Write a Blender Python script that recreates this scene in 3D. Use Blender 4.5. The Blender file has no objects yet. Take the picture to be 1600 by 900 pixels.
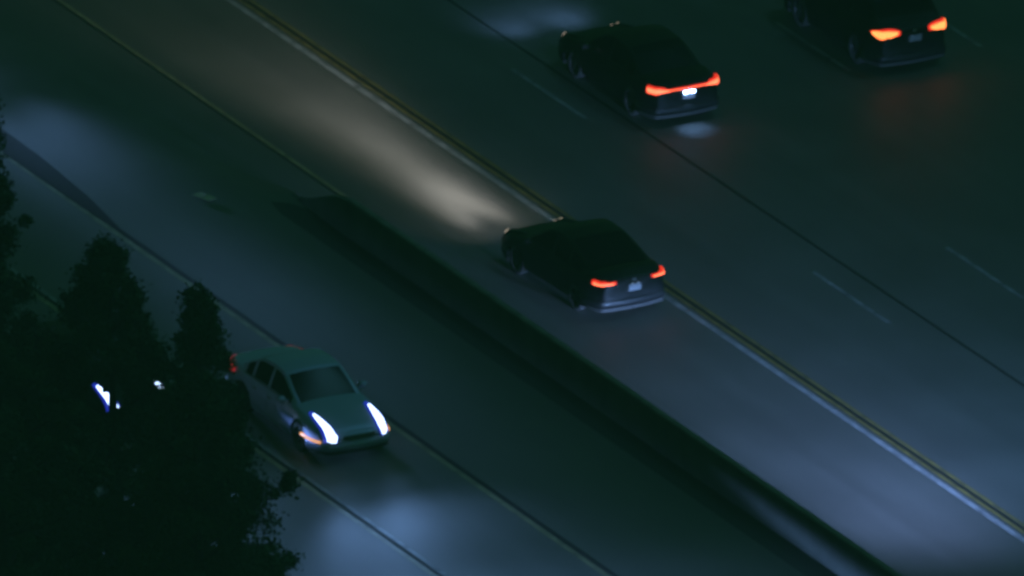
import bpy, bmesh, math, random
from mathutils import Vector, Matrix, noise

scene = bpy.context.scene
R = math.radians
random.seed(7)

# ------------------------------------------------------------------ camera
cam_data = bpy.data.cameras.new('camera')
cam = bpy.data.objects.new('camera', cam_data)
scene.collection.objects.link(cam)
scene.camera = cam
CAM_LOC = Vector((-299.102, -581.046, 248.575))     # helicopter, 700 m away, long telephoto lens
cam.location = CAM_LOC
cam.rotation_euler = (Vector((1.89, 0, 0)) - CAM_LOC).to_track_quat('-Z', 'Y').to_euler()
cam_data.sensor_width = 36
cam_data.lens = 36 * 70 * 700 / 1600
cam_data.clip_start = 1
cam_data.clip_end = 6000
cam_data.dof.use_dof = True                          # slightly soft focus of the long lens
cam_data.dof.focus_distance = 420
cam_data.dof.aperture_fstop = 9.5

# ------------------------------------------------------------------ world, overhead light, exposure
world = bpy.data.worlds.new('World')
scene.world = world
world.use_nodes = True
wn = world.node_tree.nodes
wl = world.node_tree.links
wn.clear()
sky = wn.new('ShaderNodeTexSky')
sky.sky_type = 'NISHITA'
sky.sun_disc = False
sky.sun_elevation = R(-3)
sky.sun_rotation = R(100)
sat = wn.new('ShaderNodeHueSaturation')
sat.inputs['Saturation'].default_value = 0.35
tint = wn.new('ShaderNodeMixRGB')
tint.blend_type = 'MULTIPLY'
tint.inputs[0].default_value = 1
tint.inputs[2].default_value = (0.18, 1.12, 0.30, 1)   # night sky as the camera's white balance sees it
bg = wn.new('ShaderNodeBackground')
bg.inputs['Strength'].default_value = 0.68
wo = wn.new('ShaderNodeOutputWorld')
wl.new(sky.outputs[0], sat.inputs['Color'])
wl.new(sat.outputs[0], tint.inputs[1])
wl.new(tint.outputs[0], bg.inputs['Color'])
wl.new(bg.outputs[0], wo.inputs['Surface'])

sun_data = bpy.data.lights.new('overhead_fill', 'SUN')  # sun lamp standing in for unseen overhead night lighting
sun_data.energy = 0.25
sun_data.angle = R(10)
sun_data.color = (0.19, 0.67, 0.92)
sun = bpy.data.objects.new('overhead_fill', sun_data)
scene.collection.objects.link(sun)
sun.rotation_euler = Vector((-0.56, 0.05, -1.0)).to_track_quat('-Z', 'Y').to_euler()

scene.view_settings.view_transform = 'Standard'
scene.view_settings.look = 'None'
scene.view_settings.exposure = 0
scene.view_settings.gamma = 1
scene.render.engine = 'CYCLES'
scene.cycles.use_denoising = True

# ------------------------------------------------------------------ helpers
COL = scene.collection


def tag(o, label=None, cat=None, group=None, kind=None):
    if label: o['label'] = label
    if cat: o['category'] = cat
    if group: o['group'] = group
    if kind: o['kind'] = kind
    return o


def link(name, me, mat=None, parent=None):
    o = bpy.data.objects.new(name, me)
    COL.objects.link(o)
    if mat and me and not me.materials: me.materials.append(mat)
    if parent: o.parent = parent
    return o


def mesh(name, verts, faces, mat=None, parent=None, smooth=False):
    me = bpy.data.meshes.new(name)
    me.from_pydata([tuple(v) for v in verts], [], faces)
    if smooth:
        me.polygons.foreach_set('use_smooth', [True] * len(me.polygons))
    me.update()
    return link(name, me, mat, parent)


def from_bm(name, bm, mat=None, parent=None, smooth=False):
    me = bpy.data.meshes.new(name)
    bmesh.ops.recalc_face_normals(bm, faces=bm.faces)
    bm.to_mesh(me); bm.free()
    if smooth:
        me.polygons.foreach_set('use_smooth', [True] * len(me.polygons))
    return link(name, me, mat, parent)


def empty(name, loc, rz=0):
    o = bpy.data.objects.new(name, None)
    COL.objects.link(o)
    o.location = loc
    o.rotation_euler = (0, 0, rz)
    o.empty_display_size = 0.3
    return o


def lerp_table(tab, t):
    if t <= tab[0][0]: return tab[0][1]
    for (a, va), (b, vb) in zip(tab, tab[1:]):
        if t <= b:
            s = (t - a) / (b - a)
            return va + (vb - va) * s
    return tab[-1][1]


def smooth_table(tab, t, r=0.06):
    return sum(lerp_table(tab, t + d * r) for d in (-1.5, -1, -.5, 0, .5, 1, 1.5)) / 7


# ------------------------------------------------------------------ materials
def material(name, color, rough=0.6, metal=0.0, spec=0.5, var=0.0, scale=4.0, bump=0.0, emit=None, estr=0.0, coat=0.0, trans=0.0):
    m = bpy.data.materials.new(name)
    m.use_nodes = True
    nt = m.node_tree
    b = nt.nodes['Principled BSDF']
    b.inputs['Base Color'].default_value = (*color, 1)
    b.inputs['Roughness'].default_value = rough
    b.inputs['Metallic'].default_value = metal
    b.inputs['Specular IOR Level'].default_value = spec
    b.inputs['Coat Weight'].default_value = coat
    b.inputs['Coat Roughness'].default_value = 0.05
    b.inputs['Transmission Weight'].default_value = trans
    if emit:
        b.inputs['Emission Color'].default_value = (*emit, 1)
        b.inputs['Emission Strength'].default_value = estr
    if var or bump:
        tc = nt.nodes.new('ShaderNodeTexCoord')
        n = nt.nodes.new('ShaderNodeTexNoise')
        n.inputs['Scale'].default_value = scale
        n.inputs['Detail'].default_value = 6
        nt.links.new(tc.outputs['Object'], n.inputs['Vector'])
        if var:
            rmp = nt.nodes.new('ShaderNodeValToRGB')
            rmp.color_ramp.elements[0].position = 0.3
            rmp.color_ramp.elements[1].position = 0.7
            rmp.color_ramp.elements[0].color = (*[c * (1 - var) for c in color], 1)
            rmp.color_ramp.elements[1].color = (*[min(1, c * (1 + var)) for c in color], 1)
            nt.links.new(n.outputs['Fac'], rmp.inputs['Fac'])
            nt.links.new(rmp.outputs['Color'], b.inputs['Base Color'])
        if bump:
            bp = nt.nodes.new('ShaderNodeBump')
            bp.inputs['Strength'].default_value = bump
            bp.inputs['Distance'].default_value = 0.02
            nt.links.new(n.outputs['Fac'], bp.inputs['Height'])
            nt.links.new(bp.outputs['Normal'], b.inputs['Normal'])
    return m


def road_material(name, color):
    """worn concrete: broad blotches, long streaks in the driving direction, oil darkening, fine grain"""
    m = bpy.data.materials.new(name)
    m.use_nodes = True
    nt = m.node_tree
    N, L = nt.nodes.new, nt.links.new
    b = nt.nodes['Principled BSDF']
    geo = N('ShaderNodeNewGeometry')

    def noise_at(sx, sy, scale, detail):
        mp = N('ShaderNodeMapping')
        mp.inputs['Scale'].default_value = (sx, sy, 1)
        L(geo.outputs['Position'], mp.inputs['Vector'])
        n = N('ShaderNodeTexNoise')
        n.inputs['Scale'].default_value = scale
        n.inputs['Detail'].default_value = detail
        L(mp.outputs[0], n.inputs['Vector'])
        return n.outputs['Fac']

    def rng(sock, lo, hi, a=0.3, c=0.7):
        r = N('ShaderNodeMapRange')
        r.inputs['From Min'].default_value = a
        r.inputs['From Max'].default_value = c
        r.inputs['To Min'].default_value = lo
        r.inputs['To Max'].default_value = hi
        L(sock, r.inputs['Value'])
        return r.outputs[0]

    def mul(a, c):
        x = N('ShaderNodeMath'); x.operation = 'MULTIPLY'
        L(a, x.inputs[0]); L(c, x.inputs[1])
        return x.outputs[0]
    f = mul(rng(noise_at(1, 1, 0.35, 5), 0.84, 1.12), rng(noise_at(1.6, 0.035, 1.0, 4), 0.88, 1.09))
    f = mul(f, rng(noise_at(1, 1, 30, 3), 0.93, 1.07))
    mx = N('ShaderNodeMixRGB'); mx.blend_type = 'MULTIPLY'; mx.inputs[0].default_value = 1
    mx.inputs[1].default_value = (*color, 1)
    L(f, mx.inputs[2])
    L(mx.outputs[0], b.inputs['Base Color'])
    b.inputs['Roughness'].default_value = 0.62
    b.inputs['Specular IOR Level'].default_value = 0.35
    bp = N('ShaderNodeBump'); bp.inputs['Strength'].default_value = 0.15; bp.inputs['Distance'].default_value = 0.01
    L(noise_at(1, 1, 60, 4), bp.inputs['Height'])
    L(bp.outputs[0], b.inputs['Normal'])
    return m


def worn_paint(name, color, wear):
    m = material(name, color, 0.6, var=0.25, scale=7)
    nt = m.node_tree
    n = nt.nodes.new('ShaderNodeTexNoise'); n.inputs['Scale'].default_value = 2.2; n.inputs['Detail'].default_value = 8
    g = nt.nodes.new('ShaderNodeNewGeometry')
    nt.links.new(g.outputs['Position'], n.inputs['Vector'])
    r = nt.nodes.new('ShaderNodeMapRange')
    r.inputs['From Min'].default_value = 0.25; r.inputs['From Max'].default_value = 0.6
    r.inputs['To Min'].default_value = wear; r.inputs['To Max'].default_value = 1.0
    nt.links.new(n.outputs['Fac'], r.inputs['Value'])
    nt.links.new(r.outputs[0], nt.nodes['Principled BSDF'].inputs['Alpha'])
    return m


M_road = road_material('worn_asphalt', (0.085, 0.083, 0.08))
M_ground = material('dry_soil', (0.05, 0.045, 0.03), 0.9, var=0.4, scale=0.6, bump=0.4)
M_grass = material('ivy', (0.03, 0.05, 0.02), 0.8)
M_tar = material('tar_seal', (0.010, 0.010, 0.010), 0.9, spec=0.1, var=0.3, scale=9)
M_white = worn_paint('white_paint', (0.26, 0.26, 0.28), 0.4)
M_white_old = worn_paint('old_white_paint', (0.20, 0.20, 0.215), 0.35)
M_yellow = worn_paint('yellow_paint', (0.18, 0.13, 0.03), 0.35)
M_pale_yellow = worn_paint('faded_yellow_paint', (0.13, 0.115, 0.06), 0.3)
M_edge = worn_paint('edge_paint', (0.25, 0.22, 0.12), 0.45)
M_barrier = material('shaded_concrete', (0.058, 0.060, 0.056), 0.9, var=0.35, scale=1.6, bump=0.3)  # shade of the barrier face put into the dark concrete colour
M_lit_top = material('lit_concrete', (0.15, 0.148, 0.14), 0.85, var=0.35, scale=2.5, bump=0.2)  # paler copy of the concrete, lit top edge painted in
M_gutter_shade = material('gutter_shade', (0.013, 0.013, 0.012), 0.9, var=0.3, scale=2)  # barrier's shadow darkens this colour
M_dot = material('marker_ceramic', (0.6, 0.6, 0.56), 0.35)
M_card = material('cardboard', (0.42, 0.36, 0.28), 0.9, var=0.2)

M_black = material('black_paint', (0.007, 0.007, 0.008), 0.45, spec=0.22, coat=0.06)
M_dark = material('charcoal_paint', (0.006, 0.006, 0.007), 0.5, spec=0.18, coat=0.03)
M_silver = material('silver_paint', (0.38, 0.40, 0.66), 0.45, metal=0.2, coat=0.3)
M_glass = material('tinted_glass', (0.005, 0.005, 0.006), 0.2, spec=0.12)
M_rubber = material('tyre_rubber', (0.012, 0.012, 0.012), 0.85)
M_rim = material('alloy_rim', (0.025, 0.025, 0.027), 0.5, metal=0.3)
M_trim = material('black_trim', (0.012, 0.012, 0.012), 0.7)
M_chrome = material('chrome_trim', (0.55, 0.55, 0.57), 0.2, metal=1.0)
M_plate = material('plate_white', (0.30, 0.31, 0.34), 0.5)
M_plate_lit = material('plate_lit', (0.62, 0.64, 0.66), 0.5)
M_led_plate = material('plate_lamp', (0.8, 0.8, 0.8), 0.4, emit=(0.35, 0.55, 1.0), estr=22)
M_amber = material('amber_marker', (0.5, 0.18, 0.02), 0.3, emit=(1.0, 0.42, 0.14), estr=1.3)
M_lens_off = material('unlit_red_lens', (0.20, 0.012, 0.012), 0.25, emit=(1, 0.04, 0.06), estr=0.35)
M_lens_dark = material('dark_red_lens', (0.05, 0.004, 0.004), 0.3)
M_red = material('red_lens', (0.3, 0.01, 0.01), 0.3, emit=(1.0, 0.035, 0.02), estr=1.1)
M_red_hot = material('red_led', (0.4, 0.02, 0.01), 0.3, emit=(1.0, 0.16, 0.07), estr=3.2)
M_red_orange = material('orange_led', (0.4, 0.05, 0.01), 0.3, emit=(1.0, 0.24, 0.06), estr=3.2)
M_head_core = material('headlamp_led', (0.8, 0.8, 0.8), 0.3, emit=(0.50, 0.66, 1.0), estr=5)
M_head_halo = material('headlamp_halo', (0.2, 0.2, 0.3), 0.2, emit=(0.03, 0.05, 0.9), estr=0.55)  # blue halo round the lamp put into a glowing lens
M_head_dim = material('headlamp_edge_on', (0.6, 0.6, 0.6), 0.2, emit=(1.0, 0.80, 0.62), estr=0.7)
M_bark = material('bark', (0.035, 0.028, 0.02), 0.9, bump=0.5, scale=12)
M_leaf = material('dark_foliage', (0.035, 0.07, 0.03), 0.75, spec=0.2, var=0.35, scale=0.8)

# ------------------------------------------------------------------ setting
def strip(name, x0, x1, y0, y1, z, mat, parent=None, ny=1):
    v, f = [], []
    for i in range(ny + 1):
        y = y0 + (y1 - y0) * i / ny
        v += [(x0, y, z), (x1, y, z)]
        if i: f.append((2 * i - 2, 2 * i - 1, 2 * i + 1, 2 * i))
    return mesh(name, v, f, mat, parent)


ground = strip('ground', -1250, 1250, -1250, 1250, -0.30, M_ground)
tag(ground, kind='structure')

# one slab of freeway pavement with real edges
bm = bmesh.new()
bmesh.ops.create_cube(bm, size=1, matrix=Matrix.Translation((4.0, 0, -0.15)) @ Matrix.Diagonal((42, 800, 0.30, 1)))
road = from_bm('road', bm, M_road)
tag(road, kind='structure')

Z1, Z2 = 0.004, 0.008
Y0, Y1 = -160, 200
def marking(name, x, w, mat, y0=Y0, y1=Y1, z=Z1):
    return strip(name, x - w / 2, x + w / 2, y0, y1, z, mat, road)

# carpool lane, buffer and main lanes (right of the barrier)
marking('yellow_edge_line', 1.22, 0.10, M_edge)
marking('tar_joint', 1.12, 0.035, M_tar)
marking('white_line', 4.68, 0.15, M_white)
marking('yellow_line', 4.90, 0.09, M_yellow)
marking('tar_joint', 5.00, 0.07, M_tar)
marking('yellow_line', 5.11, 0.09, M_yellow)
marking('tar_joint', 9.14, 0.06, M_tar)
for x in (8.34, 11.72, 15.1, 18.5):
    for k in range(-6, 8):
        y = -5.8 + k * 14.63
        marking('lane_dash', x, 0.12, M_white_old, y, y + 3.62)
marking('white_edge_line', 22.0, 0.15, M_white)
# oncoming side
marking('tar_joint', -4.25, 0.14, M_tar)
marking('yellow_edge_line', -4.40, 0.13, M_edge)
marking('white_line', -7.50, 0.10, M_white_old)
marking('tar_joint', -7.62, 0.08, M_tar)
marking('yellow_line', -7.74, 0.12, M_edge)
for k in range(-6, 8):
    y = -9.0 + k * 14.63
    marking('lane_dash', -11.1, 0.12, M_white_old, y, y + 3.62)
marking('white_edge_line', -14.6, 0.15, M_white_old)
# tapered dark wedge along the oncoming edge joint
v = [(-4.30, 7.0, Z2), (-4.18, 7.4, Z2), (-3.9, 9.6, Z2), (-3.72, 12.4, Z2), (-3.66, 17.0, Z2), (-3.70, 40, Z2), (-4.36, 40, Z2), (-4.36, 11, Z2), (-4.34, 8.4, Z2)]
mesh('dark_wedge', v, [tuple(range(len(v)))], M_tar, road)
# drain strip at the barrier's foot, barrier shadow painted into its dark colour
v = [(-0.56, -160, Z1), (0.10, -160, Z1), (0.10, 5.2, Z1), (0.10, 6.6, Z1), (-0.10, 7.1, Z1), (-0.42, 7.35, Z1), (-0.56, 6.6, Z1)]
mesh('gutter_shade_strip', v, [tuple(range(len(v)))], M_gutter_shade, road)

# ------------------------------------------------------------------ median barrier with a sloped end
def build_barrier():
    root = empty('concrete_barrier', (0.28, 0, 0))
    tag(root, 'dark concrete median barrier with sloped end between the two directions of traffic', 'barrier')
    prof = [(-0.20, 0.0), (-0.195, 0.06), (-0.165, 0.28), (-0.085, 0.77), (0.085, 0.77), (0.165, 0.28), (0.195, 0.06), (0.20, 0.0)]
    ys = [7.6, 7.3, 6.9, 6.5, 6.0, 5.5, 5.2, 4.8, 4.0]
    y = 4.0
    while y > -160:
        y -= 3.0; ys.append(y)
    v, f = [], []
    n = len(prof)
    for y in ys:
        s = max(0.0, min(1.0, (7.6 - y) / 2.8))
        s = max(0.02, s * s * (3 - 2 * s))
        wob = 0.012 * noise.noise(Vector((y * 0.21, 3, 0)))
        for x, z in prof:
            v.append((x * (0.5 + 0.5 * s) + wob, y, z * s))
    for i in range(len(ys) - 1):
        for j in range(n - 1):
            a = i * n + j
            f.append((a, a + 1, a + n + 1, a + n))
    f.append(tuple(range(n)))
    f.append(tuple(range((len(ys) - 1) * n + n - 1, (len(ys) - 1) * n - 1, -1)))
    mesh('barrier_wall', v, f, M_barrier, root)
    # bevelled top strip, light on the top edge put into its paler colour
    cap = [(-0.082, 0.772), (-0.082, 0.80), (-0.065, 0.82), (0.065, 0.82), (0.082, 0.80), (0.082, 0.772)]
    ys2 = [4.85, 4.8] + ys[8:]
    v, f = [], []
    n = len(cap)
    for k, y in enumerate(ys2):
        wob = 0.012 * noise.noise(Vector((y * 0.21, 3, 0)))
        for x, z in cap:
            v.append((x + wob, y, z - (0.03 if k == 0 else 0) * (z > 0.78)))
    for i in range(len(ys2) - 1):
        for j in range(n):
            a = i * n + j; b = i * n + (j + 1) % n
            f.append((a, b, b + n, a + n))
    f.append(tuple(range(n)))
    mesh('barrier_lit_top', v, f, M_lit_top, root)
    return root
build_barrier()

# ------------------------------------------------------------------ cars
class CarShape:
    def __init__(s, L=4.7, W=1.86, H=1.43, belt=0.93, hood=0.72, deck=1.0, wf=1.35, wr=-1.38,
                 cowl=1.0, roof_f=0.22, roof_r=-0.78, rear_base=-1.72, wheel_r=0.335):
        s.L, s.W, s.H, s.belt, s.hood, s.deck = L, W, H, belt, hood, deck
        s.wf, s.wr, s.cowl, s.roof_f, s.roof_r, s.rear_base, s.wheel_r = wf, wr, cowl, roof_f, roof_r, rear_base, wheel_r
        h = L / 2
        s.top = [(-h, deck - 0.10), (-h + 0.12, deck - 0.01), (rear_base, deck + 0.02), (rear_base + 0.5, belt + 0.04), (cowl - 0.2, belt + 0.03),
                 (cowl, belt + 0.02), (h - 0.55, hood + 0.10), (h - 0.15, hood), (h, hood - 0.12)]

    def w(s, y):
        h = s.L / 2
        base = s.W / 2
        t = (abs(y) - (h - 0.75)) / 0.75
        k = 0.24 if y > 0 else 0.17
        if t > 0: base *= 1 - k * t ** 2.4
        return base * (1 - 0.012 * math.cos(y * 1.6))

    def ztop(s, y): return smooth_table(s.top, y, 0.07)

    def zlow(s, y):
        h = s.L / 2
        t = max(0, (abs(y) - (h - 0.55)) / 0.55)
        return 0.19 + 0.10 * t ** 2

    def section(s, y):
        w, zl, zt = s.w(y), s.zlow(y), s.ztop(y)
        H = zt - zl
        ctrl = [(0, zl), (w * 0.5, zl), (w - 0.10, zl), (w - 0.045, zl + 0.05), (w - 0.012, zl + 0.25 * H), (w, zl + 0.50 * H), (w - 0.012, zl + 0.68 * H),
                (w - 0.05, zl + 0.84 * H), (w - 0.10, zl + 0.94 * H), (w - 0.17, zt - 0.005), (w * 0.5, zt + 0.022), (0, zt + 0.032)]
        out = []
        P = [Vector(c) for c in ctrl]
        for i in range(len(P) - 1):
            p0 = P[max(i - 1, 0)]; p1 = P[i]; p2 = P[i + 1]; p3 = P[min(i + 2, len(P) - 1)]
            for k in range(3):
                t = k / 3
                q = 0.5 * ((2 * p1) + (p2 - p0) * t + (2 * p0 - 5 * p1 + 4 * p2 - p3) * t * t + (3 * p1 - p0 - 3 * p2 + p3) * t ** 3)
                out.append(q)
        out.append(P[-1])
        return out

    def contour(s, side, end, n=26, y_in=0.75, x_in=0.0, z=0.8):
        """points running round a corner: from the centre line of the end face out and back along the flank"""
        h = s.L / 2
        w_end = s.w(end * h)
        pts = []
        for i in range(9):
            x = x_in + (w_end - x_in) * i / 8
            bul = 0.10 * (1 - (x / w_end) ** 2)
            pts.append(Vector((side * x, end * (h + bul * 0.9), 0)))
        for i in range(1, n):
            y = h - y_in * (i / (n - 1))
            pts.append(Vector((side * s.w(end * y), end * y, 0)))
        return pts


def sub_faces(name, verts, faces, sel, mat, parent, off=0.0, shrink=1.0, smooth=True):
    """own mesh out of chosen faces of a grid"""
    use = sorted({i for k in sel for i in faces[k]})
    idx = {g: l for l, g in enumerate(use)}
    vs = [Vector(verts[g]) for g in use]
    if not vs: return None
    c = sum(vs, Vector()) / len(vs)
    vs = [c + (v - c) * shrink for v in vs]
    fs = [tuple(idx[i] for i in faces[k]) for k in sel]
    bm = bmesh.new()
    bv = [bm.verts.new(v) for v in vs]
    for q in fs:
        q2 = []
        for i in q:
            if bv[i] not in q2: q2.append(bv[i])
        if len(q2) > 2:
            try: bm.faces.new(q2)
            except ValueError: pass
    bm.normal_update()
    bmesh.ops.recalc_face_normals(bm, faces=bm.faces)
    if off:
        nrm = [(v, v.normal.copy()) for v in bm.verts]
        for v, nn in nrm: v.co += nn * off
    me = bpy.data.meshes.new(name)
    bm.to_mesh(me); bm.free()
    if smooth: me.polygons.foreach_set('use_smooth', [True] * len(me.polygons))
    return link(name, me, mat, parent)


def band(name, pts, zlo, zhi, thick, mat, parent, out=0.012, a=0.0, b=1.0, n=24):
    """solid curved strip that follows a plan contour between fractions a and b; zlo/zhi are functions of 0..1"""
    d = [0]
    for p, q in zip(pts, pts[1:]): d.append(d[-1] + (q - p).length)
    def at(t):
        s = t * d[-1]
        for i in range(len(pts) - 1):
            if s <= d[i + 1] or i == len(pts) - 2:
                k = (s - d[i]) / max(1e-6, d[i + 1] - d[i])
                return pts[i].lerp(pts[i + 1], k)
    cen = Vector((0, sum(p.y for p in pts) / len(pts) * 0.55, 0))
    v, f = [], []
    for i in range(n + 1):
        t = a + (b - a) * i / n
        p = at(t); tg = at(min(1, t + 0.02)) - at(max(0, t - 0.02))
        nr = Vector((tg.y, -tg.x, 0)).normalized()
        if nr.dot(p - cen) < 0: nr = -nr
        o = p + nr * out; inn = p - nr * thick
        u = i / n
        lo, hi = zlo(u), zhi(u)
        m = (lo + hi) / 2
        v += [(inn.x, inn.y, lo), (o.x, o.y, lo + 0.12 * (hi - lo)), (o.x + nr.x * 0.008, o.y + nr.y * 0.008, m), (o.x, o.y, hi - 0.12 * (hi - lo)), (inn.x, inn.y, hi)]
        if i:
            q = 5 * i
            for j in range(5):
                k = (j + 1) % 5
                f.append((q - 5 + j, q - 5 + k, q + k, q + j))
    f.append((0, 1, 2, 3, 4)); e = 5 * n
    f.append((e + 4, e + 3, e + 2, e + 1, e))
    bm = bmesh.new()
    bv = [bm.verts.new(x) for x in v]
    for q in f: bm.faces.new([bv[i] for i in q])
    return from_bm(name, bm, mat, parent, True)


def box(name, size, loc, mat, parent, bev=0.01):
    bm = bmesh.new()
    bmesh.ops.create_cube(bm, size=1, matrix=Matrix.Translation(loc) @ Matrix.Diagonal((*size, 1)))
    if bev: bmesh.ops.bevel(bm, geom=bm.edges[:], offset=min(bev, min(size) * .4), segments=2, affect='EDGES')
    return from_bm(name, bm, mat, parent)


def lathe_x(name, prof, x_sign, mat, parent, loc=(0, 0, 0), n=28):
    v, f = [], []
    for i in range(n):
        a = 2 * math.pi * i / n
        for x, r in prof: v.append((x * x_sign, r * math.cos(a), r * math.sin(a)))
    k = len(prof)
    for i in range(n):
        j = (i + 1) % n
        for m in range(k - 1): f.append((i * k + m, i * k + m + 1, j * k + m + 1, j * k + m))
    bm = bmesh.new(); bv = [bm.verts.new(q) for q in v]
    for q in f: bm.faces.new([bv[i] for i in q])
    bmesh.ops.remove_doubles(bm, verts=bm.verts, dist=1e-5)
    o = from_bm(name, bm, mat, parent, True)
    o.location = loc
    return o


def spot(parent, loc, power, color, pitch=-4, yaw=0, sa=9.0, se=3.0, tail=0.01, tail_deg=28, radius=0.06, far=0.0, far_up=2.5, far_se=0.9, far_sa=16.0, toe=0.0):
    """headlamp: wide flat beam pattern (sa, se = half widths in degrees) plus a weak round spill"""
    d = bpy.data.lights.new('headlamp_beam', 'SPOT')
    d.energy = power; d.color = color; d.spot_size = R(150); d.spot_blend = 0.6; d.shadow_soft_size = radius
    d.use_nodes = True
    nt = d.node_tree
    N, L = nt.nodes.new, nt.links.new
    em = nt.nodes['Emission']
    tc = N('ShaderNodeTexCoord'); sp = N('ShaderNodeSeparateXYZ')
    L(tc.outputs['Normal'], sp.inputs[0])

    def op(o_, a, b=None):
        m = N('ShaderNodeMath'); m.operation = o_
        for i, q in enumerate((a, b)):
            if q is None: continue
            if isinstance(q, (int, float)): m.inputs[i].default_value = q
            else: L(q, m.inputs[i])
        return m.outputs[0]
    za = op('MAXIMUM', op('ABSOLUTE', sp.outputs['Z']), 0.02)
    tx = op('DIVIDE', sp.outputs['X'], za)
    ty = op('DIVIDE', sp.outputs['Y'], za)
    sq = lambda q, w_: op('POWER', op('ABSOLUTE', op('DIVIDE', q, math.tan(R(w_)))), 2.0)
    main = op('EXPONENT', op('MULTIPLY', op('ADD', sq(tx, sa), sq(ty, se)), -1.0))
    spill = op('MULTIPLY', op('EXPONENT', op('MULTIPLY', op('ADD', sq(tx, tail_deg), sq(ty, tail_deg * 0.6)), -1.0)), tail)
    total = op('ADD', main, spill)
    if far:      # flat long-range lobe just under the horizon
        fy = op('SUBTRACT', ty, math.tan(R(far_up)))
        lobe = op('EXPONENT', op('MULTIPLY', op('ADD', sq(tx, far_sa), sq(fy, far_se)), -1.0))
        total = op('ADD', total, op('MULTIPLY', lobe, far))
    # low-beam cut-off: little light above the horizontal
    el = op('ADD', ty, math.tan(R(pitch)))
    keep = op('DIVIDE', 1.0, op('ADD', 1.0, op('EXPONENT', op('MULTIPLY', op('ADD', el, 0.010), 220.0))))
    total = op('MULTIPLY', total, op('ADD', op('MULTIPLY', keep, 0.85), 0.15))
    L(total, em.inputs['Strength'])
    o = bpy.data.objects.new('headlamp_beam', d)
    COL.objects.link(o)
    o.parent = parent
    o.location = loc
    yaw -= toe * (1 if loc[0] > 0 else -1)          # lamps toed in towards each other
    dr = Vector((math.sin(R(yaw)), math.cos(R(yaw)), math.tan(R(pitch))))
    o.rotation_euler = dr.to_track_quat('-Z', 'Y').to_euler()
    return o


def glow(parent, loc, power, color, direction, size):
    d = bpy.data.lights.new('lamp_glow', 'SPOT')
    d.energy = power; d.color = color; d.spot_size = R(size); d.spot_blend = 1.0; d.shadow_soft_size = 0.06
    o = bpy.data.objects.new('lamp_glow', d); COL.objects.link(o)
    o.parent = parent; o.location = loc
    o.rotation_euler = Vector(direction).to_track_quat('-Z', 'Y').to_euler()
    return o


def draped_lamp(name, S, sx, half, length, lift, mat, parent):  # lens drawn out to imitate the moving lamp's light streak
    """streak-shaped lens: climbs the nose and runs back over the fender shoulder"""
    h = S.L / 2
    path = []                                    # (y, z, half width factor)
    zn = S.ztop(h - 0.12)
    for i in range(7):
        t = i / 6
        path.append((h + 0.095 - 0.03 * t, zn - 0.17 + 0.11 * t + lift * 0.5, (0.45 + 0.55 * t)))
    for i in range(1, 17):
        t = i / 16
        y = h + 0.02 - length * t
        path.append((y, S.ztop(min(y, h - 0.02)) + 0.022, 1.0 - 0.62 * t ** 2))
    v, f = [], []
    n = 8
    for k, (y, z, wf_) in enumerate(path):
        xc = S.w(h) - 0.10 + 0.06 * (k / len(path))
        for j in range(n + 1):
            q = j / n * 2 - 1
            hw = half * wf_
            x = xc + q * hw
            edge = max(0.0, (x - (S.w(min(y, h)) - 0.15)) / 0.15)
            zz = z - 0.10 * edge ** 1.6 + 0.03 * (1 - q * q) + lift
            yy = y - (0.10 * edge if k < 7 else 0) + (lift if k < 7 else 0)
            v.append((sx * x, yy, zz))
        if k:
            for j in range(n):
                a_ = (k - 1) * (n + 1) + j
                f.append((a_, a_ + 1, a_ + n + 2, a_ + n + 1))
    bm = bmesh.new()
    bv = [bm.verts.new(q) for q in v]
    for q in f: bm.faces.new([bv[i] for i in q])
    bmesh.ops.recalc_face_normals(bm, faces=bm.faces)
    ext = bmesh.ops.extrude_face_region(bm, geom=bm.faces[:])
    for e in ext['geom']:
        if isinstance(e, bmesh.types.BMVert): e.co.z -= 0.05; e.co.y -= 0.03
    return from_bm(name, bm, mat, parent, True)


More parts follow.
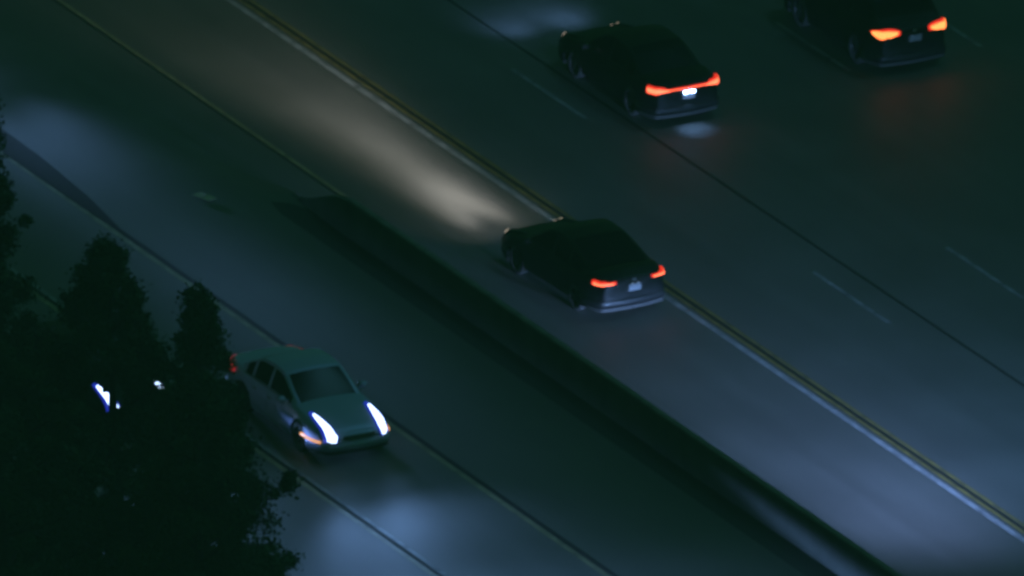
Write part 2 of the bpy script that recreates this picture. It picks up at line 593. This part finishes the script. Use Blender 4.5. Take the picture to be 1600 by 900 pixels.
def make_car(name, label, group, loc, rz, S, paint, tails='plain', heads='on', beam=None, plate='dark', marker=None, chrome=False, spill=0):
    root = empty(name, loc, rz)
    tag(root, label, 'car', group)
    h = S.L / 2
    # ---- body shell: dense loft with rounded ends
    ys = []
    n = 66
    for i in range(n + 1): ys.append(-h + S.L * i / n)
    rows = []
    for y in ys: rows.append([(q.x, y, q.y) for q in S.section(y)])
    def endcap(row, sgn):
        out = []
        zs = [p[2] for p in row]; zc = (min(zs) + max(zs)) / 2; wm = max(p[0] for p in row)
        for k, (sc, dy) in enumerate([(0.975, 0.03), (0.9, 0.055), (0.7, 0.075), (0.4, 0.09), (0.0, 0.095)]):
            out.append([(p[0] * sc, row[0][1] + sgn * dy, zc + (p[2] - zc) * sc) for p in row])
        return out
    rows = endcap(rows[0], -1)[::-1] + rows + endcap(rows[-1], 1)
    half = len(rows[0])
    verts, faces, info = [], [], []
    ring = 2 * half - 2
    for row in rows:
        for p in row: verts.append(p)
        for p in row[-2:0:-1]: verts.append((-p[0], p[1], p[2]))
    for i in range(len(rows) - 1):
        for j in range(ring):
            k = (j + 1) % ring
            q = (i * ring + j, i * ring + k, (i + 1) * ring + k, (i + 1) * ring + j)
            c = sum((Vector(verts[t]) for t in q), Vector()) / 4
            faces.append(q); info.append(c)
    # wheel arches: drop faces inside, pull the rim of the opening onto the circle
    ar = S.wheel_r + 0.055
    keep = []
    for k, c in enumerate(info):
        cut = False
        if abs(c.x) > S.W / 2 - 0.30:
            for wy in (S.wf, S.wr):
                if (c.y - wy) ** 2 + (c.z - S.wheel_r) ** 2 < ar ** 2 and c.z < S.belt - 0.1: cut = True
        if not cut: keep.append(k)
    for i, p in enumerate(verts):
        if abs(p[0]) > S.W / 2 - 0.12:
            for wy in (S.wf, S.wr):
                dy, dz = p[1] - wy, p[2] - S.wheel_r
                r = math.hypot(dy, dz)
                if ar * 0.86 < r < ar * 1.1 and r > 0: verts[i] = (p[0], wy + dy / r * ar, S.wheel_r + dz / r * ar)
    doors = {}
    hood_f, trunk_f, rest = [], [], []
    dz0 = 0.34
    split = (S.roof_f + S.roof_r) / 2 + 0.05
    yd = [(S.cowl - 0.10, split), (split, S.wr + S.wheel_r + 0.12)]
    for k in keep:
        c = info[k]
        done = False
        if abs(c.x) > S.w(c.y) - 0.09 and dz0 < c.z < S.belt - 0.03:
            for d, (ya, yb) in enumerate(yd):
                if yb < c.y < ya:
                    doors.setdefault((d, c.x > 0), []).append(k); done = True
        if not done and c.z > S.ztop(c.y) - 0.015 and abs(c.x) < S.w(c.y) - 0.14:
            if S.cowl + 0.02 < c.y < h - 0.12: hood_f.append(k); done = True
            elif -h + 0.06 < c.y < S.rear_base - 0.04: trunk_f.append(k); done = True
        if not done: rest.append(k)
    body = sub_faces('body', verts, faces, rest, paint, root)
    sub_faces('hood', verts, faces, hood_f, paint, root, 0.002, 0.995)
    sub_faces('trunk_lid', verts, faces, trunk_f, paint, root, 0.002, 0.994)
    for (d, rt), sel in doors.items():
        o = sub_faces('door', verts, faces, sel, paint, root, 0.002, 0.988)
        yy = yd[d][1] + 0.14
        zz = S.belt - 0.17
        sx = 1 if rt else -1
        box('handle', (0.035, 0.17, 0.03), (sx * (S.w(yy) - 0.004), yy, zz), M_chrome if chrome else paint, o, 0.012)
    # inner floor and dark liner so that the seams show black
    box('underbody', (S.W - 0.34, S.L - 0.5, 0.42), (0, 0, 0.46), M_trim, root, 0.05)

    # ---- cabin
    tp = [(S.rear_base, S.deck - 0.02), (S.roof_r - 0.25, S.H - 0.12), (S.roof_r, S.H - 0.035), ((S.roof_f + S.roof_r) / 2 + 0.05, S.H), (S.roof_f, S.H - 0.045), (S.cowl + 0.06, S.belt - 0.02)]
    cy = []
    m = 54
    for i in range(m + 1): cy.append(S.rear_base + (S.cowl + 0.06 - S.rear_base) * i / m)
    cv, cf, ci = [], [], []
    ns, nt_ = 8, 10
    wb = S.W / 2 - 0.075
    wr = S.W / 2 - 0.29
    ringc = 2 * (ns + nt_) + 1
    for y in cy:
        z = smooth_table(tp, y, 0.05)
        zb = S.belt - 0.04
        z = max(z, zb + 0.01)
        k = min(1, (z - zb) / (S.H - zb))
        taper = 1 - 0.10 * max(0, (y - S.roof_f) / (S.cowl - S.roof_f)) ** 2 - 0.10 * max(0, (S.roof_r - y) / (S.roof_r - S.rear_base)) ** 2
        b = wb * min(1, taper + 0.05)
        r = (wb + (wr - wb) * k) * taper
        pts = []
        for j in range(ns + 1):
            t = j / ns
            pts.append((b + (r - b) * (t ** 1.15), zb + (z - zb) * t))
        for j in range(1, nt_ + 1):
            t = j / nt_
            pts.append((r * (1 - t), z + 0.05 * k * (1 - (1 - t) ** 2) ** 0.8))
        for p in pts: cv.append((p[0], y, p[1]))
        for p in pts[-2::-1]: cv.append((-p[0], y, p[1]))
    gl = {}
    frame_f, roof_fc = [], []
    bp = split
    for i in range(m):
        for j in range(ringc - 1):
            q = (i * ringc + j, i * ringc + j + 1, (i + 1) * ringc + j + 1, (i + 1) * ringc + j)
            cf.append(q)
            c = sum((Vector(cv[t]) for t in q), Vector()) / 4
            jj = j if j < ns + nt_ else ringc - 2 - j
            kf = len(cf) - 1
            if jj < ns:
                rt = c.x > 0
                tall = smooth_table(tp, c.y, 0.05) - S.belt
                if 1 <= jj < ns - 1 and tall > 0.10:
                    if bp + 0.05 < c.y < S.cowl - 0.18: gl.setdefault(('side_window', 0, rt), []).append(kf); continue
                    if S.wr + 0.42 < c.y < bp - 0.05: gl.setdefault(('side_window', 1, rt), []).append(kf); continue
                    if S.rear_base + 0.35 < c.y < S.wr + 0.34: gl.setdefault(('quarter_window', 2, rt), []).append(kf); continue
                frame_f.append(kf)
            else:
                if jj >= ns + 1 and S.roof_f + 0.06 < c.y < S.cowl + 0.02: gl.setdefault(('windshield', 0, 0), []).append(kf)
                elif jj >= ns + 1 and S.rear_base + 0.10 < c.y < S.roof_r - 0.04: gl.setdefault(('rear_window', 0, 0), []).append(kf)
                elif S.roof_r - 0.04 <= c.y <= S.roof_f + 0.06: roof_fc.append(kf)
                else: frame_f.append(kf)
    sub_faces('cabin_frame', cv, cf, frame_f, paint, root)
    sub_faces('roof', cv, cf, roof_fc, paint, root)
    for key, sel in gl.items():
        sub_faces(key[0], cv, cf, sel, M_glass, root, -0.004)

    # ---- wheels
    for wy in (S.wf, S.wr):
        for sx in (-1, 1):
            r = S.wheel_r
            wx = sx * (S.W / 2 - 0.125)
            wo_ = bpy.data.objects.new('wheel', None); COL.objects.link(wo_); wo_.parent = root; wo_.location = (wx, wy, r)
            wo_.empty_display_size = 0.1
            lathe_x('tyre', [(-0.11, r * .62), (-0.11, r * .93), (-0.085, r), (0.085, r), (0.11, r * .93), (0.112, r * .66), (0.08, r * .62)], sx, M_rubber, wo_)
            # rim: dish and five spokes
            bm = bmesh.new()
            prof = [(0.02, 0.0), (0.02, r * .60), (0.10, r * .66), (0.085, r * .60), (0.03, r * .57)]
            for a in range(5):
                an = 2 * math.pi * a / 5
                mt = Matrix.Rotation(an, 4, 'X') @ Matrix.Translation((0.07 * sx, 0, r * .32)) @ Matrix.Diagonal((0.03, 0.06, r * .62, 1))
                bmesh.ops.create_cube(bm, size=1, matrix=mt)
            bmesh.ops.create_cone(bm, cap_ends=True, segments=16, radius1=0.055, radius2=0.045, depth=0.05, matrix=Matrix.Translation((0.075 * sx, 0, 0)) @ Matrix.Rotation(R(90), 4, 'Y'))
            nn = 24
            rr = [[bm.verts.new((x * sx, q * math.cos(2 * math.pi * i / nn), q * math.sin(2 * math.pi * i / nn))) for x, q in prof[1:]] for i in range(nn)]
            for i in range(nn):
                for t in range(3): bm.faces.new((rr[i][t], rr[i][t + 1], rr[(i + 1) % nn][t + 1], rr[(i + 1) % nn][t]))
            from_bm('rim', bm, M_rim, wo_)

    # ---- bumpers, grille, mirrors
    for e in (-1, 1):
        pts = S.contour(-1, e, y_in=0.62)[::-1] + S.contour(1, e, y_in=0.62)[1:]
        band('bumper', pts, lambda u: 0.27, lambda u: 0.50, 0.10, paint, root, out=0.03, n=44)
        band('bumper_valance', pts, lambda u: 0.20, lambda u: 0.285, 0.10, M_trim, root, out=0.008, n=44)
    pts = S.contour(-1, 1, y_in=0.1)[::-1] + S.contour(1, 1, y_in=0.1)[1:]
    gr = band('grille', pts, lambda u: 0.51, lambda u: 0.62, 0.06, M_trim, root, out=0.012, a=0.27, b=0.73)
    for k in range(3):
        box('slat', (0.62, 0.012, 0.012), (0, h + 0.112, 0.53 + 0.035 * k), M_chrome, gr, 0.003)
    for sx in (-1, 1):
        bm = bmesh.new()
        bmesh.ops.create_uvsphere(bm, u_segments=16, v_segments=10, radius=1, matrix=Matrix.Translation((sx * (S.W / 2 + 0.07), S.cowl - 0.32, S.belt + 0.075)) @ Matrix.Diagonal((0.105, 0.07, 0.07, 1)))
        bmesh.ops.create_cube(bm, size=1, matrix=Matrix.Translation((sx * (S.W / 2 - 0.03), S.cowl - 0.30, S.belt + 0.03)) @ Matrix.Diagonal((0.14, 0.05, 0.03, 1)))
        mr = from_bm('side_mirror', bm, paint, root, True)
        box('mirror_glass', (0.15, 0.008, 0.09), (sx * (S.W / 2 + 0.075), S.cowl - 0.392, S.belt + 0.075), M_chrome, mr, 0.003)

    # ---- plate
    zb = S.deck - 0.30
    pl = box('license_plate', (0.31, 0.012, 0.155), (0, -h - 0.118, zb), M_plate, root, 0.004)
    box('plate_recess', (0.44, 0.03, 0.20), (0, -h - 0.088, zb + 0.005), M_trim, root, 0.01)
    if plate == 'lit':
        for sx in (-1, 1): box('plate_lamp', (0.11, 0.045, 0.055), (sx * 0.085, -h - 0.142, zb + 0.09), M_led_plate, pl, 0.005)
        glow(root, (0, -h - 0.20, zb + 0.05), 48, (0.25, 0.5, 1.0), (0, -0.30, -1), 75)
    elif plate == 'dim':
        M = M_plate_dim
        for sx in (-1, 1): box('plate_lamp', (0.04, 0.02, 0.015), (sx * 0.07, -h - 0.137, zb + 0.10), M, pl, 0.004)

    # ---- tail lights
    zt = S.deck - 0.10
    for sx in (-1, 1):
        pts = S.contour(sx, -1, y_in=0.42, x_in=0.34)
        if tails in ('off', 'unlit'):
            pts = S.contour(sx, -1, y_in=0.62, x_in=0.34)
            band('tail_light', pts, lambda u: zt - 0.12 + 0.02 * u, lambda u: zt + 0.03 + 0.0 * u, 0.05, M_lens_off if tails == 'off' else M_lens_dark, root, a=0.15)
        elif tails == 'bar':
            tl = band('tail_light', pts, lambda u: zt - 0.085 - 0.05 * min(1, u * 2.5), lambda u: zt + 0.00 + 0.07 * min(1, u * 2), 0.05, M_red, root, a=0.10, b=0.80)
            band('led_core', pts, lambda u: zt - 0.055 - 0.04 * min(1, u * 2.5), lambda u: zt - 0.02 + 0.06 * min(1, u * 2), 0.0, M_red_hot, tl, out=0.026, a=0.14, b=0.76)
        elif tails == 'big':
            tl = band('tail_light', pts, lambda u: zt - 0.03 - 0.17 * math.sin(math.pi * min(1, u + 0.06)) ** 0.6, lambda u: zt + 0.0 + 0.08 * math.sin(math.pi * min(1, u + 0.06)), 0.05, M_red, root, a=0.02, b=0.86)
            band('led_core', pts, lambda u: zt - 0.04 - 0.12 * math.sin(math.pi * u) ** 0.6, lambda u: zt + 0.0 + 0.05 * math.sin(math.pi * u), 0.0, M_red_orange, tl, out=0.026, a=0.08, b=0.80)
        else:
            tl = band('tail_light', pts, lambda u: zt - 0.11 + 0.01 * u, lambda u: zt + 0.0 + 0.02 * u, 0.05, M_red, root, a=0.12, b=0.80)
            band('led_core', pts, lambda u: zt - 0.085, lambda u: zt - 0.035 + 0.02 * u, 0.0, M_red_hot, tl, out=0.026, a=0.18, b=0.74)
    if tails == 'bar':
        pts = S.contour(-1, -1, y_in=0.1)[::-1] + S.contour(1, -1, y_in=0.1)[1:]
        tl = band('light_bar', pts, lambda u: zt - 0.06, lambda u: zt + 0.005, 0.05, M_red, root, a=0.24, b=0.76)
        band('led_core', pts, lambda u: zt - 0.038, lambda u: zt - 0.018, 0.0, M_red_hot, tl, out=0.026, a=0.24, b=0.76)
    if spill:
        for sx in (-1, 1): glow(root, (sx * 0.62, -h - 0.14, zt - 0.05), spill, (1.0, 0.10, 0.04), (0, -1, -0.32), 120)
    # emblem between the lights
    box('emblem', (0.11, 0.014, 0.07), (0, -h - 0.085, zt - 0.03), M_chrome, root, 0.005)

    # ---- headlights
    zh = S.hood - 0.02
    for sx in (-1, 1):
        on = heads == 'on'
        hl = draped_lamp('headlight', S, sx, 0.145, 0.95, 0.0, M_head_halo if on else M_trim, root)
        draped_lamp('lamp_core', S, sx, 0.095 if on else 0.05, 0.80 if on else 0.18, 0.018, M_head_core if on else M_head_dim, hl)
        if beam:
            spot(root, (sx * 0.66, h + 0.16, zh - 0.05), **beam)
    if marker:
        for sx in (-1, 1):
            pts = S.contour(sx, 1, y_in=0.95, x_in=0.5)
            band('side_marker', pts, lambda u: 0.455, lambda u: 0.50, 0.03, M_amber, root, out=0.036, a=0.34, b=0.95)
    if chrome:
        for sx in (-1, 1):
            box('window_trim', (0.012, 2.1, 0.02), (sx * (S.W / 2 - 0.062), -0.35, S.belt + 0.012), M_chrome, root, 0.003)
    return root


M_plate_dim = material('plate_lamp_dim', (0.8, 0.8, 0.8), 0.4, emit=(0.6, 0.8, 1.0), estr=0.35)
FAST = CarShape(L=4.5, W=1.90, H=1.44, roof_f=0.20, roof_r=-0.70, rear_base=-1.85, cowl=1.0, deck=1.02, wf=1.32, wr=-1.30)
SEDAN = CarShape(L=4.8, W=1.88, H=1.45)
WIDE = CarShape(L=4.9, W=1.95, H=1.62, belt=1.03, hood=0.85, deck=1.08, roof_f=0.35, roof_r=-1.45, rear_base=-2.2, wheel_r=0.36)
SUV = CarShape(L=4.8, W=1.94, H=1.70, belt=1.08, hood=0.92, deck=1.12, roof_f=0.35, roof_r=-1.55, rear_base=-2.2, wheel_r=0.37)

G_out = 'cars driving away from the camera'
G_in = 'cars coming towards the camera'
WARM = (1.0, 0.96, 0.90)
COOL = (0.24, 0.47, 1.0)

make_car('car', 'black sedan with red tail lights beside the median barrier, warm headlights lighting the lane ahead', G_out,
         (3.38, -0.51, 0), R(2.5), FAST, M_black, tails='plain', heads='dim', plate='dim', spill=2,
         beam=dict(power=8600, color=WARM, pitch=-6.5, yaw=3.5, toe=6.5, sa=8, se=7, tail=0.03, far=3.0, far_up=3.3, far_se=1.8, far_sa=4.8))
make_car('car', 'dark car with a full-width red tail light bar and brightly lit licence plate', G_out,
         (10.25, 9.95, 0), 0, SEDAN, M_dark, tails='bar', heads='dim', plate='lit', spill=3,
         beam=dict(power=1300, color=COOL, pitch=-14, sa=14, se=5, tail=0.02))
make_car('car', 'dark car with two large orange-red tail lights in the far lane, top right', G_out,
         (16.40, 10.6, 0), 0, SUV, M_dark, tails='big', heads='dim', plate='dark', spill=5,
         beam=dict(power=900, color=COOL, pitch=-12, sa=8, se=4, tail=0.01))
make_car('car', 'silver sedan with glaring blue-white headlights driving towards the camera beside the tree', G_in,
         (-6.0, -5.45, 0), R(180), SEDAN, M_silver, tails='off', heads='on', plate='dark', marker=True, chrome=True,
         beam=dict(power=1300, color=COOL, pitch=-6, sa=26, se=5.5, tail=0.04, far=13, far_up=3.4, far_se=1.5, far_sa=26))
make_car('car', 'dark car behind the trees with a blue-white headlight showing through the leaves', G_in,
         (-9.45, -1.7, 0), R(180), SEDAN, M_dark, tails='unlit', heads='on', plate='dark',
         beam=dict(power=1900, color=COOL, pitch=-4.6, sa=24, se=4, tail=0.02, far=6, far_up=2.3, far_se=1.3, far_sa=24))
# unseen traffic added outside the picture so its headlights light the pavement
make_car('car', 'unseen added dark sedan in the carpool lane following behind the black sedan', G_out,
         (2.9, -27.6, 0), 0, SEDAN, M_dark, beam=dict(power=78000, color=(0.30, 0.46, 1.0), pitch=-2.6, sa=14, se=2.4, tail=0.006))
make_car('car', 'unseen added dark car in the lane right of the double yellow line, behind all others', G_out,
         (6.8, -29.5, 0), 0, SUV, M_dark, beam=dict(power=66000, color=(0.22, 0.46, 1.0), pitch=-2.6, sa=22, se=2.6, tail=0.006))
make_car('car', 'unseen added dark oncoming sedan in the lane next to the barrier beyond the left edge', G_in,
         (-2.7, 22.0, 0), R(180), SEDAN, M_dark, heads='on', tails='unlit', beam=dict(power=4600, color=COOL, pitch=-4.5, yaw=2.5, sa=8, se=3.0, tail=0.01, far=7.0, far_up=2.9, far_sa=5))

# scrap of cardboard lying on the oncoming lane
bm = bmesh.new()
bmesh.ops.create_grid(bm, x_segments=6, y_segments=6, size=0.5)
for v_ in bm.verts:
    v_.co = Vector((v_.co.x * 0.26, v_.co.y * 0.55, 0.02 + 0.05 * abs(noise.noise(v_.co * 3.1))))
scrap = from_bm('cardboard_scrap', bm, M_card)
scrap.location = (-1.63, 8.22, 0.004)
scrap.rotation_euler = (0, 0, 0.3)
sol = scrap.modifiers.new('thickness', 'SOLIDIFY'); sol.thickness = 0.008
tag(scrap, 'small pale scrap lying on the oncoming lane near the barrier end', 'debris')

# ------------------------------------------------------------------ trees on the verge, in front of the oncoming lanes
def limb(bm, p, q, r0, r1, n=8):
    d = (q - p).normalized()
    a = d.orthogonal().normalized(); b = d.cross(a)
    k = 5
    prev = None
    side = a * 0.06 * (q - p).length
    for i in range(k + 1):
        t = i / k
        c = p.lerp(q, t) + side * math.sin(t * math.pi) * 0.6
        r = r0 + (r1 - r0) * t
        ring = [bm.verts.new(c + (a * math.cos(2 * math.pi * j / n) + b * math.sin(2 * math.pi * j / n)) * r) for j in range(n)]
        if prev:
            for j in range(n): bm.faces.new((prev[j], prev[(j + 1) % n], ring[(j + 1) % n], ring[j]))
        prev = ring
    bm.faces.new(prev)

VIEW_GAPS = []     # thin spots in the crowns


def make_tree(label, loc, height, radius, base, shape, seed, leaves=9000):
    rnd = random.Random(seed)
    root = empty('roadside_tree', loc)
    tag(root, label, 'tree', 'trees on the verge')
    bm = bmesh.new()
    limb(bm, Vector((0, 0, 0)), Vector((rnd.uniform(-.3, .3), rnd.uniform(-.3, .3), height * 0.9)), 0.20 * height / 10 + 0.05, 0.03, 12)
    tips = []
    for i in range(16):
        z = base + (height - base) * (i + 0.5) / 16 * 0.95
        t = (z - base) / (height - base)
        a = i * 2.4 + rnd.uniform(-.3, .3)
        rr = radius * shape(t) * 0.85
        tip = Vector((math.cos(a) * rr, math.sin(a) * rr, z + 0.35 * rr))
        limb(bm, Vector((0, 0, z - 0.4)), tip, 0.06, 0.012, 6)
        tips.append(tip)
    from_bm('trunk', bm, M_bark, root, True)
    # leaf clumps
    clumps = []
    nc = int(150 * radius)
    for i in range(nc):
        t = rnd.random() ** 0.9
        a = rnd.uniform(0, 2 * math.pi)
        rr = radius * shape(t) * (0.25 + 0.75 * rnd.random() ** 0.45)
        size = rnd.uniform(0.22, 0.62) * (1 - 0.55 * t)
        if rnd.random() < 0.22:                      # sprays reaching out of the outline
            rr = radius * shape(t) * rnd.uniform(1.0, 1.22) + 0.1; size *= 0.55
        rr *= 1 + 0.22 * noise.noise(Vector((math.cos(a) * 1.4, math.sin(a) * 1.4, t * 5 + seed)))
        clumps.append((Vector((math.cos(a) * rr, math.sin(a) * rr, base + (height - base) * t - 0.12 * rr)), size))
    v, f = [], []
    for i in range(leaves):
        c, s = clumps[rnd.randrange(nc)]
        d = Vector((rnd.gauss(0, 1), rnd.gauss(0, 1), rnd.gauss(0, .8))) * s * 0.5
        p = c + d
        P = p + Vector(loc)
        if any(((P - g) - (P - g).project(dv)).length < r for g, dv, r in VIEW_GAPS): continue
        l = rnd.uniform(0.03, 0.075); w_ = l * 0.5
        ax = Vector((rnd.gauss(0, 1), rnd.gauss(0, 1), rnd.gauss(-.3, .7))).normalized()
        sd = ax.orthogonal().normalized()
        sd = (Matrix.Rotation(rnd.uniform(0, 6.28), 3, ax) @ sd) * w_
        k = len(v)
        v += [p - ax * l, p + sd + Vector((0, 0, 0.02)), p + ax * l, p - sd]
        f.append((k, k + 1, k + 2, k + 3))
    mesh('crown', v, f, M_leaf, root)
    return root


# sight line to the hidden car's headlights: the crowns are thin there
for tgt, r in ((Vector((-10.08, -3.55, 0.72)), 0.40),):
    dv = (CAM_LOC - tgt).normalized()
    VIEW_GAPS.append((tgt, dv, r))

cone = lambda t: (1 - t) ** 0.75 * 0.95 + 0.05
oval = lambda t: max(0.08, math.sin(math.pi * min(1, 0.16 + 0.84 * t)) ** 0.7)
colm = lambda t: max(0.10, (1 - t ** 3) * (0.6 + 0.4 * (1 - t)))
make_tree('tallest dark tree rising along the left edge', (-20.1, -17.75, -0.3), 14.6, 1.65, 3.0, colm, 1, 52000)
make_tree('dark pointed tree left of the narrow one, second from the left edge', (-18.55, -20.5, -0.3), 11.75, 2.95, 2.5, cone, 2, 100000)
make_tree('narrow dark tree with its tip beside the silver sedan\'s tail light', (-17.95, -23.9, -0.3), 11.75, 1.55, 2.5, colm, 3, 60000)
make_tree('broad dark tree with ragged right side below the silver sedan', (-19.75, -27.2, -0.3), 11.2, 1.7, 5.5, oval, 4, 80000)
make_tree('dense low tree filling the bottom left corner', (-22.6, -23.5, -0.3), 11.0, 3.3, 1.0, oval, 5, 170000)

# ------------------------------------------------------------------ haze added between the helicopter and the road to lift the blacks
bm = bmesh.new()
bmesh.ops.create_cube(bm, size=1, matrix=Matrix.Translation((0, 0, 128.5)) @ Matrix.Diagonal((2600, 2600, 263, 1)))
haze = from_bm('haze', bm)
tag(haze, 'thin added haze lifting the blacks over the freeway', 'haze', kind='stuff')
hm = bpy.data.materials.new('black_lift_haze')
hm.use_nodes = True
hm.node_tree.nodes.clear()
hv = hm.node_tree.nodes.new('ShaderNodeVolumePrincipled')
hv.inputs['Color'].default_value = (0.9, 0.93, 0.92, 1)
hv.inputs['Density'].default_value = 0.00032
ho = hm.node_tree.nodes.new('ShaderNodeOutputMaterial')
hm.node_tree.links.new(hv.outputs[0], ho.inputs['Volume'])
haze.data.materials.append(hm)
